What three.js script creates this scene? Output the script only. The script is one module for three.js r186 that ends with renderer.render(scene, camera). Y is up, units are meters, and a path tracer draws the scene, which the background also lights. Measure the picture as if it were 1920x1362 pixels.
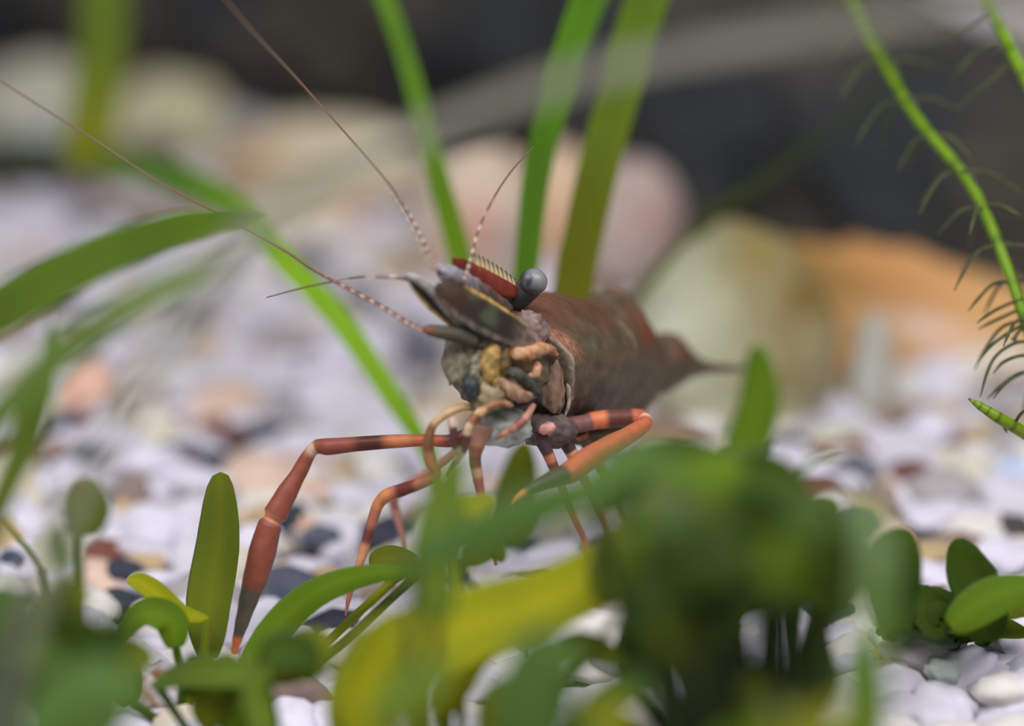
import * as THREE from 'three';
import { RectAreaLightUniformsLib } from 'three/addons/lights/RectAreaLightUniformsLib.js';
import { mergeGeometries, mergeVertices } from 'three/addons/utils/BufferGeometryUtils.js';
import { RoundedBoxGeometry } from 'three/addons/geometries/RoundedBoxGeometry.js';
import { createNoise3D } from 'simplex-noise';

// ---------------------------------------------------------------- camera, light, exposure
const mm = 0.001, FOCUS = 0.25, SPAN = 0.050, K = SPAN / 1920, PITCH = 20 * Math.PI / 180;
const scene = new THREE.Scene();
const camera = new THREE.PerspectiveCamera(2 * Math.atan(1362 * K / 2 / FOCUS) * 180 / Math.PI, 1920 / 1362, 0.01, 10);
camera.position.set(0, FOCUS * Math.sin(PITCH) + 0.0143 * Math.cos(PITCH), FOCUS * Math.cos(PITCH) - 0.0143 * Math.sin(PITCH));
camera.rotation.x = -PITCH;
camera.focus = FOCUS - 0.0012;
camera.userData.fStop = camera.getFocalLength() / 12.5;      // entrance pupil of 12.5 mm
camera.updateMatrixWorld(true);
scene.background = new THREE.Color(0.33, 0.335, 0.35);         // even light of the room round the tank
const renderer = new THREE.WebGLRenderer({ antialias: true });
renderer.toneMapping = THREE.LinearToneMapping;
renderer.toneMappingExposure = 1.1;
renderer.shadowMap.enabled = true;
RectAreaLightUniformsLib.init();
const LAMP = { x: 0.0, y: 0.14, z: 0.06, w: 0.28, d: 0.10, color: new THREE.Color(0.99, 0.99, 1.0), intensity: 4.0 };
const lampLight = new THREE.RectAreaLight(LAMP.color, LAMP.intensity, LAMP.w, LAMP.d);
lampLight.name = 'aquarium_lamp_light';
lampLight.position.set(LAMP.x, LAMP.y - 0.0012, LAMP.z);
lampLight.rotation.x = -Math.PI / 2;
scene.add(lampLight);

// ---------------------------------------------------------------- helpers
let seed = 20240;
const rnd = () => { seed = (seed + 0x6d2b79f5) | 0; let t = Math.imul(seed ^ (seed >>> 15), 1 | seed); t = (t + Math.imul(t ^ (t >>> 7), 61 | t)) ^ t; return ((t ^ (t >>> 14)) >>> 0) / 4294967296; };
const rr = (a, b) => a + (b - a) * rnd();
const noise = createNoise3D(rnd);
const V = (x, y, z) => new THREE.Vector3(x, y, z);
const FWD = V(0, -Math.sin(PITCH), -Math.cos(PITCH)), UPV = V(0, Math.cos(PITCH), -Math.sin(PITCH)), RIGHT = V(1, 0, 0), BACK = FWD.clone().negate();
const W = (n, d = 0) => n * K * (FOCUS + d * mm) / FOCUS;     // photograph pixels to metres at a depth of d mm behind the plane of focus
function P(px, py, d = 0) {
  return camera.position.clone().addScaledVector(FWD, FOCUS + d * mm).addScaledVector(RIGHT, W(px - 960, d)).addScaledVector(UPV, W(681 - py, d));
}
const lin = (v) => { v /= 255; return v <= 0.04045 ? v / 12.92 : Math.pow((v + 0.055) / 1.055, 2.4); };
const C = (r, g, b) => [lin(r), lin(g), lin(b)];
const mix = (a, b, t) => { t = Math.min(1, Math.max(0, t)); return [a[0] + (b[0] - a[0]) * t, a[1] + (b[1] - a[1]) * t, a[2] + (b[2] - a[2]) * t]; };
const sm = (a, b, x) => { const t = Math.min(1, Math.max(0, (x - a) / (b - a))); return t * t * (3 - 2 * t); };
const used = {};
function numbered(name) { used[name] = (used[name] ?? -1) + 1; return used[name] ? name + '_' + String(used[name]).padStart(3, '0') : name; }
function tag(o, label, category, group, kind) {
  if (label) o.userData.label = label;
  if (category) o.userData.category = category;
  if (group) o.userData.group = group;
  if (kind) o.userData.kind = kind;
  return o;
}
function shade(m) { m.castShadow = m.receiveShadow = true; return m; }
function thing(name, label, category, at, group) {
  const o = new THREE.Group(); o.name = numbered(name); o.position.copy(at); scene.add(o); o.updateMatrixWorld(true);
  return tag(o, label, category, group);
}
function part(name, geo, mat, parent, label) {                // geo is given in world coordinates
  parent.updateMatrixWorld(true);
  geo.applyMatrix4(parent.matrixWorld.clone().invert());
  const m = shade(new THREE.Mesh(geo, mat)); m.name = numbered(name); parent.add(m);
  if (label) m.userData.label = label;
  return m;
}
function solo(name, geo, mat, label, category, group) {       // a thing of one mesh, its origin at its own middle
  geo.computeBoundingBox(); const c = geo.boundingBox.getCenter(V()); geo.translate(-c.x, -c.y, -c.z);
  const m = shade(new THREE.Mesh(geo, mat)); m.name = numbered(name); m.position.copy(c); scene.add(m);
  return tag(m, label, category, group);
}
// A loft along a spline. ctrl rows: [px, py, d, a, b] with half-width a along the side and half-thickness b along the normal, in photograph pixels.
function loft(ctrl, { hint = BACK, seg = 6, sides = 10, color, cup = 0, wave = 0, bump, round = 0.5, power = 1 } = {}) {
  const pts = ctrl.map((c) => P(c[0], c[1], c[2])), curve = new THREE.CatmullRomCurve3(pts, false, 'centripetal'), n = (ctrl.length - 1) * seg;
  const pos = [], col = [], uv = [], idx = [];
  const val = (k, t) => { const f = t * (ctrl.length - 1), i = Math.min(ctrl.length - 2, Math.floor(f)), u = f - i, a = ctrl[i], b = ctrl[i + 1]; const va = W(a[k] ?? a[3], a[2]), vb = W(b[k] ?? b[3], b[2]); const s = u * u * (3 - 2 * u) * round + u * (1 - round); return va + (vb - va) * s; };
  let S0;
  for (let i = 0; i <= n; i++) {
    const t = i / n, c = curve.getPoint(t), T = curve.getTangent(t);
    let S = T.clone().cross(hint); if (S.lengthSq() < 1e-4) S = S0 ? S0.clone() : T.clone().cross(UPV); S.normalize(); if (S0 && S.dot(S0) < -0.2) S.negate(); S0 = S;
    const N = S.clone().cross(T).normalize();
    const a = val(3, t), b = val(4, t);
    for (let j = 0; j <= sides; j++) {
      const th = (j / sides) * Math.PI * 2; let cs = Math.cos(th), sn = Math.sin(th);
      if (power !== 1) { cs = Math.sign(cs) * Math.abs(cs) ** power; sn = Math.sign(sn) * Math.abs(sn) ** power; }
      const p = c.clone().addScaledVector(S, cs * a).addScaledVector(N, sn * b + cup * a * cs * cs + wave * a * Math.sin(t * 9 + cs * 2));
      if (bump) p.addScaledVector(V().copy(p).sub(c).normalize(), bump(p, t, th));
      pos.push(p.x, p.y, p.z); uv.push(t, j / sides);
      const k = color ? color(t, th, p) : [1, 1, 1]; col.push(k[0], k[1], k[2]);
    }
  }
  const row = sides + 1;
  for (let i = 0; i < n; i++) for (let j = 0; j < sides; j++) { const a = i * row + j; idx.push(a, a + 1, a + row, a + 1, a + row + 1, a + row); }
  for (const [i, turn] of [[0, 1], [n, 0]]) {                 // end caps
    const c = curve.getPoint(i / n), at = pos.length / 3, k = color ? color(i / n, 0, c) : [1, 1, 1]; pos.push(c.x, c.y, c.z); uv.push(i / n, 0); col.push(...k);
    for (let j = 0; j < sides; j++) { const a = i * row + j; turn ? idx.push(at, a + 1, a) : idx.push(at, a, a + 1); }
  }
  return finish(pos, col, uv, idx);
}
function finish(pos, col, uv, idx) {
  const g = new THREE.BufferGeometry();
  g.setAttribute('position', new THREE.Float32BufferAttribute(pos, 3));
  g.setAttribute('color', new THREE.Float32BufferAttribute(col, 3));
  g.setAttribute('uv', new THREE.Float32BufferAttribute(uv, 2));
  g.setIndex(idx); g.computeVertexNormals();
  return g;
}
// a blob: a sphere stretched to radii given in pixels, turned in the picture's plane, roughened by noise
function blob([px, py, d], [ax, ay, az], turn, color, rough = 0.12, freq = 1.3, detail = 4) {
  let g = new THREE.IcosahedronGeometry(1, detail); g.deleteAttribute('uv'); g.deleteAttribute('normal'); g = mergeVertices(g, 1e-5);
  const p = g.attributes.position, col = [], c = P(px, py, d), off = rr(0, 50), q = V(), out = [], uv = [];
  const X = RIGHT.clone().multiplyScalar(Math.cos(turn)).addScaledVector(UPV, -Math.sin(turn)), Y = UPV.clone().multiplyScalar(Math.cos(turn)).addScaledVector(RIGHT, Math.sin(turn));
  for (let i = 0; i < p.count; i++) {
    q.fromBufferAttribute(p, i);
    const r = 1 + rough * (noise(q.x * freq + off, q.y * freq, q.z * freq) + 0.4 * noise(q.x * freq * 2.7, q.y * freq * 2.7 + off, q.z * freq * 2.7));
    const w = c.clone().addScaledVector(X, q.x * r * W(ax, d)).addScaledVector(Y, q.y * r * W(ay, d)).addScaledVector(BACK, q.z * r * W(az, d));
    out.push(w.x, w.y, w.z); uv.push(q.x, q.y); const k = color(q, w); col.push(k[0], k[1], k[2]);
  }
  const idx = Array.from(g.index.array);
  return finish(out, col, uv, idx);
}
const plain = (c, v = 0.15, f = 3) => { const o = rr(0, 90); return (q) => { const s = 1 + v * noise(q.x * f + o, q.y * f, q.z * f); return [c[0] * s, c[1] * s, c[2] * s]; }; };

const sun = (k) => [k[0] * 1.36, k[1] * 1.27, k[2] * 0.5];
const leafMat = (rough = 0.5, trans = 0.42) => new THREE.MeshPhysicalMaterial({ vertexColors: true, roughness: rough, transmission: trans, thickness: 0, specularIntensity: 0.3, side: THREE.DoubleSide });
const M = {
  leaf: leafMat(0.75, 0.56),
  blade: leafMat(0.7, 0.35),
  shell: new THREE.MeshPhysicalMaterial({ vertexColors: true, roughness: 0.5, specularIntensity: 0.45 }),
  leg: new THREE.MeshPhysicalMaterial({ vertexColors: true, roughness: 0.42, specularIntensity: 0.55 }),
  stone: new THREE.MeshPhysicalMaterial({ vertexColors: true, roughness: 0.72, specularIntensity: 0.4 }),
  wood: new THREE.MeshPhysicalMaterial({ vertexColors: true, roughness: 0.9, specularIntensity: 0.25 }),
  sand: new THREE.MeshStandardMaterial({ vertexColors: true, roughness: 0.95 }),
  wall: new THREE.MeshStandardMaterial({ color: new THREE.Color(0.035, 0.037, 0.036), roughness: 0.85 }),
  case: new THREE.MeshStandardMaterial({ color: new THREE.Color(0.03, 0.03, 0.032), roughness: 0.5 }),
};

// ---------------------------------------------------------------- setting: gravel bed, tank walls, lamp
const ground = (x, z) => {
  return 0.0004 * noise(x * 90, 3, z * 90) + 0.0006 * noise(x * 22, 9, z * 22) - 0.0006;
};
function groundAt(px, py) {                                   // where a line of sight meets the gravel
  const dir = P(px, py, 0).sub(camera.position).normalize(), p = camera.position.clone();
  for (let i = 0; i < 4000; i++) { p.addScaledVector(dir, 0.0002); if (p.y <= ground(p.x, p.z)) break; }
  return p;
}
const depthOf = (p) => (p.clone().sub(camera.position).dot(FWD) - FOCUS) / mm;

const floor = (() => {
  const nx = 110, nz = 100, pos = [], col = [], uv = [], idx = [];
  for (let i = 0; i <= nz; i++) for (let j = 0; j <= nx; j++) {
    const x = -0.16 + 0.32 * j / nx, z = -0.20 + 0.28 * i / nz, n = noise(x * 300, 0, z * 300);
    pos.push(x, ground(x, z) - 0.0009, z); uv.push(x, z); const k = mix(C(150, 138, 128), C(200, 192, 196), 0.5 + 0.5 * n); col.push(...k);
  }
  for (let i = 0; i < nz; i++) for (let j = 0; j < nx; j++) { const a = i * (nx + 1) + j; idx.push(a, a + nx + 1, a + 1, a + 1, a + nx + 1, a + nx + 2); }
  const top = finish(pos, col, uv, idx);
  const base = new THREE.BoxGeometry(0.32, 0.012, 0.28); base.translate(0, -0.0095, -0.06);
  base.setAttribute('color', new THREE.Float32BufferAttribute(new Array(base.attributes.position.count * 3).fill(0.4), 3));
  const m = shade(new THREE.Mesh(mergeGeometries([top, base]), M.sand)); m.name = 'floor'; m.userData.kind = 'structure'; scene.add(m);
  return m;
})();
for (const [name, sx, sy, sz, x, y, z] of [['wall_back', 0.332, 0.16, 0.006, 0, 0.0645, -0.203], ['wall_left', 0.006, 0.16, 0.28, -0.163, 0.0645, -0.06], ['wall_right', 0.006, 0.16, 0.28, 0.163, 0.0645, -0.06]]) {
  const m = shade(new THREE.Mesh(new RoundedBoxGeometry(sx, sy, sz, 2, 0.0012), M.wall)); m.name = name; m.position.set(x, y, z); m.userData.kind = 'structure'; scene.add(m);
}
{
  const lamp = thing('aquarium_lamp', 'flat white aquarium lamp in a dark case hung above the tank', 'lamp', V(LAMP.x, LAMP.y, LAMP.z));
  const g = new RoundedBoxGeometry(LAMP.w + 0.02, 0.012, LAMP.d + 0.02, 3, 0.004); g.translate(LAMP.x, LAMP.y + 0.0072, LAMP.z); part('lamp_case', g, M.case, lamp);
  const p = new THREE.BoxGeometry(LAMP.w, 0.0016, LAMP.d); p.translate(LAMP.x, LAMP.y + 0.0002, LAMP.z);
  part('lamp_panel', p, new THREE.MeshStandardMaterial({ color: 0xffffff, emissive: LAMP.color, emissiveIntensity: 0.3, roughness: 0.6 }), lamp);
}

// ---------------------------------------------------------------- gravel
function pebbleGeo(k, detail = 2) {
  let g = new THREE.IcosahedronGeometry(1, detail); g.deleteAttribute('uv'); g.deleteAttribute('normal'); g = mergeVertices(g, 1e-5);
  const p = g.attributes.position, q = V(), out = [], col = [], uv = [];
  for (let i = 0; i < p.count; i++) {
    q.fromBufferAttribute(p, i);
    const r = 1 + 0.20 * noise(q.x * 1.1 + k * 9, q.y * 1.1, q.z * 1.1) + 0.10 * noise(q.x * 2.6, q.y * 2.6 + k * 7, q.z * 2.6);
    const cut = Math.min(1, 0.86 / Math.max(0.01, Math.abs(q.dot(V(0.5, 0.7, 0.5 - 0.2 * k).normalize()))));
    const s = r * cut; out.push(q.x * s * 1.15, q.y * s * 0.8, q.z * s); uv.push(q.x, q.y);
    const v = 0.93 + 0.12 * noise(q.x * 3 + k, q.y * 3, q.z * 3 + 5); col.push(v, v, v);
  }
  return finish(out, col, uv, Array.from(g.index.array));
}
const gravelTones = [[C(226, 221, 236), 30], [C(214, 209, 222), 18], [C(232, 226, 222), 14], [C(222, 210, 192), 9], [C(224, 194, 176), 5], [C(176, 170, 172), 8], [C(150, 128, 118), 4], [C(196, 170, 132), 4], [C(92, 94, 110), 4], [C(58, 62, 76), 4], [C(126, 78, 68), 2]];
const toneSum = gravelTones.reduce((a, t) => a + t[1], 0);
const pickTone = () => { let r = rnd() * toneSum; for (let i = 0; i < gravelTones.length; i++) { r -= gravelTones[i][1]; if (r <= 0) return i; } return 0; };
{
  const shapes = [0, 1, 2, 3, 4, 5].map((k) => pebbleGeo(k)), mats = gravelTones.map(([c]) => new THREE.MeshPhysicalMaterial({ color: new THREE.Color(...c), vertexColors: true, roughness: 0.65, specularIntensity: 0.45 }));
  const all = [];
  for (let z = 0.05; z > -0.185; z -= 0.00215) for (let x = -0.062; x < 0.062; x += 0.0023) {
    const px = x + rr(-0.001, 0.001), pz = z + rr(-0.001, 0.001);
    const big = rnd() < 0.12 ? 1.5 : 1, r = rr(0.0011, 0.0018) * big;
    const y = ground(px, pz) + rr(-0.0005, 0.0003), view = V(px, y, pz).sub(camera.position), dd = view.dot(FWD);
    const sx = view.x / dd * FOCUS / K + 960, sy = 681 - view.dot(UPV) / dd * FOCUS / K;
    if (Math.abs(sx - 960) > 1130 || sy < -200 || sy > 1650) continue;
    all.push({ x: px, y, z: pz, r, size: (sx > 0 && sx < 1920 && sy > 0 && sy < 1362 ? 1 : 0) * r / dd, tone: pz > -0.003 && rnd() < 0.8 ? Math.floor(rnd() * 3) : pickTone(), s: V(rr(0.8, 1.25), rr(0.7, 1.0), rr(0.8, 1.2)), e: new THREE.Euler(rr(-0.4, 0.4), rr(0, 6.28), rr(-0.4, 0.4)) });
  }
  all.sort((a, b) => b.size - a.size);
  const own = all.slice(0, 300), rest = all.slice(300);
  own.forEach((a, i) => {
    const m = shade(new THREE.Mesh(shapes[i % 6], mats[a.tone])); m.name = numbered('pebble'); m.position.set(a.x, a.y, a.z); m.rotation.copy(a.e); m.scale.copy(a.s).multiplyScalar(a.r); floor.add(m);
  });
  const inst = shade(new THREE.InstancedMesh(shapes[1], new THREE.MeshPhysicalMaterial({ vertexColors: true, roughness: 0.65, specularIntensity: 0.45 }), rest.length));
  const mat = new THREE.Matrix4(), q = new THREE.Quaternion();
  rest.forEach((a, i) => { mat.compose(V(a.x, a.y, a.z), q.setFromEuler(a.e), a.s.clone().multiplyScalar(a.r)); inst.setMatrixAt(i, mat); inst.setColorAt(i, new THREE.Color(...gravelTones[a.tone][0])); });
  inst.name = 'gravel'; inst.userData.kind = 'stuff'; floor.add(inst);
}
// single stones lying on the gravel: [px, py of the middle, half-width, half-height, colour, second colour, label, turn, sink]
const stones = [
  [330, 872, 52, 46, C(84, 84, 98), C(120, 112, 124), 'dark slate blue pebble lying left of the shrimp beyond the upright leaf'],
  [248, 935, 36, 46, C(134, 116, 108), C(160, 140, 130), 'grey brown pebble just below the dark slate blue one at left'],
  [165, 740, 62, 66, C(232, 190, 166), C(226, 168, 158), 'large peach coloured pebble at far left below the curved green blade'],
  [545, 978, 36, 36, C(48, 54, 62), C(70, 74, 84), 'dark slate pebble touching the right edge of the big clawed leg'],
  [602, 1012, 40, 28, C(84, 88, 104), C(110, 112, 124), 'bluish grey flat pebble right of the dark slate one by the clawed leg'],
  [570, 990, 28, 24, C(238, 198, 178), C(220, 180, 160), 'small peach pebble wedged between the dark and the grey pebble'],
  [512, 1132, 56, 26, C(66, 72, 90), C(100, 104, 120), 'dark blue grey pebble beside the tip of the big claw'],
  [705, 880, 66, 26, C(120, 118, 124), C(150, 146, 150), 'mid grey flat pebble under the outstretched leg of the shrimp'],
  [560, 880, 60, 30, C(190, 150, 146), C(160, 120, 120), 'dusky pink pebble under the elbow of the clawed leg'],
  [1705, 898, 44, 36, C(122, 82, 80), C(90, 66, 66), 'maroon pebble in front of the orange stone'],
  [1895, 1000, 52, 36, C(66, 62, 66), C(96, 84, 80), 'blackish pebble at the right edge of the gravel'],
  [1895, 886, 46, 28, C(160, 184, 226), C(224, 228, 240), 'pale blue and white pebble right below the orange stone'],
  [1810, 905, 60, 44, C(204, 198, 176), C(226, 222, 214), 'cream pebble between the maroon and the pale blue pebble'],
  [1735, 1222, 88, 50, C(236, 230, 242), C(216, 210, 228), 'large angular white pebble in focus at lower right'],
  [1690, 1228, 26, 16, C(86, 90, 120), C(110, 112, 136), 'small slate blue pebble left of the large white angular one'],
  [1745, 1236, 40, 20, C(128, 126, 150), C(110, 110, 136), 'lilac grey pebble under the large white angular one'],
  [1683, 1262, 30, 28, C(240, 212, 200), C(236, 220, 214), 'pale pink rounded pebble at lower right'],
  [1768, 1262, 36, 30, C(206, 216, 208), C(220, 224, 220), 'pale greenish rounded pebble at lower right'],
  [1744, 1122, 24, 18, C(238, 236, 240), C(224, 220, 226), 'small white pebble showing between the right hand leaves'],
  [1140, 1166, 36, 28, C(236, 236, 246), C(224, 224, 238), 'white pebble showing through a gap in the middle of the leaf mass'],
  [295, 1305, 56, 62, C(230, 222, 230), C(150, 84, 70), 'white pebble with rust brown marks at lower left'],
  [20, 1070, 34, 40, C(58, 62, 84), C(90, 94, 110), 'dark blue pebble at the left edge'],
  [792, 672, 44, 62, C(92, 92, 108), C(130, 126, 136), 'blue grey stone blurred behind the head of the shrimp'],
  [600, 500, 46, 36, C(104, 100, 108), C(140, 132, 136), 'small dark grey stone blurred behind the long antenna'],
  [1240, 842, 80, 36, C(158, 116, 98), C(214, 176, 160), 'reddish brown pebble between the shrimp and the pale green stone'],
  [1450, 845, 70, 34, C(66, 70, 66), C(90, 92, 84), 'dark grey pebble at the foot of the pale green stone'],
  [1560, 835, 70, 36, C(206, 204, 186), C(184, 184, 170), 'rounded cream pebble in front of the pale green stone'],
  [205, 352, 54, 22, C(136, 84, 70), C(110, 72, 60), 'rust brown pebble far back at left under the kink of the yellow green blade'],
  [185, 420, 56, 34, C(122, 112, 116), C(146, 134, 132), 'grey mauve pebble far back at left above the broad dark blade'],
  [312, 404, 48, 22, C(96, 92, 96), C(120, 112, 110), 'small dark grey pebble far back between the kinked blade and the broad dark blade'],
  [630, 408, 66, 32, C(222, 158, 136), C(204, 150, 130), 'pinkish peach pebble far back under the long cream stone'],
  [30, 400, 54, 30, C(158, 108, 76), C(130, 98, 76), 'orange brown pebble far back at the left edge under the dark olive stone'],
];
for (const [px, py, hw, hh, a, b, label] of stones) {
  const foot = groundAt(px, py + hh * 0.55), d = depthOf(foot), o = rr(0, 60);
  solo('stone', blob([px, py, d], [hw, hh, Math.min(hw, hh) * 1.05], rr(-0.25, 0.25), (q) => mix(a, b, sm(-0.2, 0.7, noise(q.x * 1.8 + o, q.y * 2.4, q.z * 1.8))), hw === 88 ? 0.34 : 0.16, 1.5, hw === 88 ? 1 : 4), M.stone, label, 'pebble');
}
// big rocks: [px, py, d, half-width, half-height, half-depth, turn, colour function, label]
const patch = (base, list, f = 2) => { const o = rr(0, 40); return (q, w) => { let k = base; for (const [cx, cy, r, c] of list) { const dx = q.x - cx, dy = q.y - cy; k = mix(k, c, Math.exp(-(dx * dx + dy * dy) / (r * r)) * (0.9 + 0.2 * noise(q.x * 3 + o, q.y * 3, q.z * 3))); } const s = 1 + 0.10 * noise(q.x * f + o, q.y * f, q.z * f); return [k[0] * s, k[1] * s, k[2] * s]; }; };
const rocks = [
  ['rock', [1735, 748, 41], [500, 246, 130], 0.41, patch(C(212, 164, 108), [[-0.06, 0.16, 0.24, C(160, 108, 40)], [-0.13, 0.50, 0.18, C(244, 222, 216)], [0.5, 0.2, 0.4, C(232, 182, 116)], [-0.3, 0.75, 0.3, C(204, 144, 88)], [-0.66, 0.5, 0.36, C(132, 100, 40)], [0.2, -0.3, 0.3, C(196, 176, 128)]]), 'large orange tan stone under the driftwood at right'],
  ['rock', [1375, 655, 31], [190, 228, 100], 0.1, patch(C(186, 186, 156), [[-0.6, 0.1, 0.4, C(206, 208, 184)], [0.62, 0.5, 0.62, C(124, 98, 38)], [0.55, -0.2, 0.45, C(146, 130, 90)], [0.1, 0.9, 0.4, C(140, 122, 64)]]), 'pale greenish stone just behind the tail of the shrimp'],
  ['rock', [1632, 740, 32], [44, 150, 40], 0.05, patch(C(178, 176, 166), [[0, -0.9, 0.5, C(150, 140, 110)]]), 'narrow upright grey stone between the green and the orange stone'],
  ['rock', [905, 420, 52], [120, 150, 90], 0.1, patch(C(206, 186, 166), [[-0.1, -0.1, 0.4, C(196, 140, 122)], [0.6, -0.3, 0.4, C(170, 160, 160)]]), 'beige stone with a pink stain far back left of the two upright blades'],
  ['rock', [1050, 420, 54], [105, 150, 80], 0, patch(C(214, 184, 156), [[0, -0.2, 0.4, C(222, 178, 140)]]), 'sandy cream stone far back between the upright blades'],
  ['rock', [1180, 430, 50], [100, 135, 80], 0.15, patch(C(184, 166, 158), [[0.4, 0.2, 0.4, C(176, 138, 134)]]), 'dusky pink stone far back right of the upright blades'],
  ['rock', [610, 320, 66], [200, 100, 90], 0.06, patch(C(204, 190, 164), [[-0.75, 0.2, 0.35, C(170, 134, 82)]]), 'long cream stone far back under the driftwood'],
  ['rock', [320, 235, 74], [115, 95, 80], 0.1, patch(C(190, 182, 150), []), 'cream rounded stone far back right of the yellowish upright blade'],
  ['rock', [40, 306, 66], [112, 50, 60], 0.05, patch(C(58, 66, 48), []), 'dark olive stone far back at the left edge'],
  ['rock', [275, 288, 64], [76, 30, 40], -0.1, patch(C(92, 92, 80), []), 'flat dark grey stone far back behind the kink of the long yellow green blade'],
  ['rock', [70, 205, 76], [120, 95, 80], -0.1, patch(C(180, 178, 158), [[0, -0.6, 0.4, C(190, 200, 206)]]), 'cream grey stone far back left of the yellowish upright blade'],
];
for (const [name, at, size, turn, col, label] of rocks) solo(name, blob(at, size, turn, col, 0.10, 1.4, 6), M.stone, label, 'stone');

// ---------------------------------------------------------------- driftwood
{
  const edge = [[-420, 30, 92], [-100, 70, 90], [200, 120, 88], [450, 205, 84], [700, 222, 80], [900, 258, 76], [1080, 300, 72], [1220, 400, 68], [1420, 478, 62], [1620, 545, 57], [1920, 690, 53], [2300, 840, 50]];
  const r = 275, log = thing('driftwood', 'big dark driftwood trunk lying across the back of the tank', 'driftwood', P(1000, 300, 100));
  const col = (t, th, p) => {
    const g = noise(p.x * 90, p.y * 420, p.z * 300), m = noise(p.x * 60 + 4, p.y * 60, p.z * 60);
    let k = mix(C(58, 58, 54), C(80, 74, 66), 0.5 + 0.5 * g); k = mix(k, C(42, 48, 56), sm(0, 0.7, m) * 0.7);
    const e = sm(0.018, 0.030, p.x); return mix(k, C(112, 76, 74), e * sm(-0.35, 0.5, noise(p.x * 110, p.y * 110 + 8, p.z * 110)) * sm(0.027, 0.036, p.y));
  };
  const bump = (p) => 0.0011 * noise(p.x * 120, p.y * 120, p.z * 120) + 0.0007 * noise(p.x * 60, p.y * 500, p.z * 500);
  part('trunk', loft(edge.map(([x, y, d]) => [x, y - r, d, r, r * 0.72]), { seg: 12, sides: 64, color: col, bump }), M.wood, log);
  part('branch_stub', loft([[1330, 250, 58, 120, 100], [1305, 360, 56, 96, 80], [1280, 440, 54, 62, 54], [1268, 484, 53, 40, 36], [1262, 502, 53, 8, 8]], { seg: 6, sides: 24, color: col, bump }), M.wood, log);
}

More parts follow.
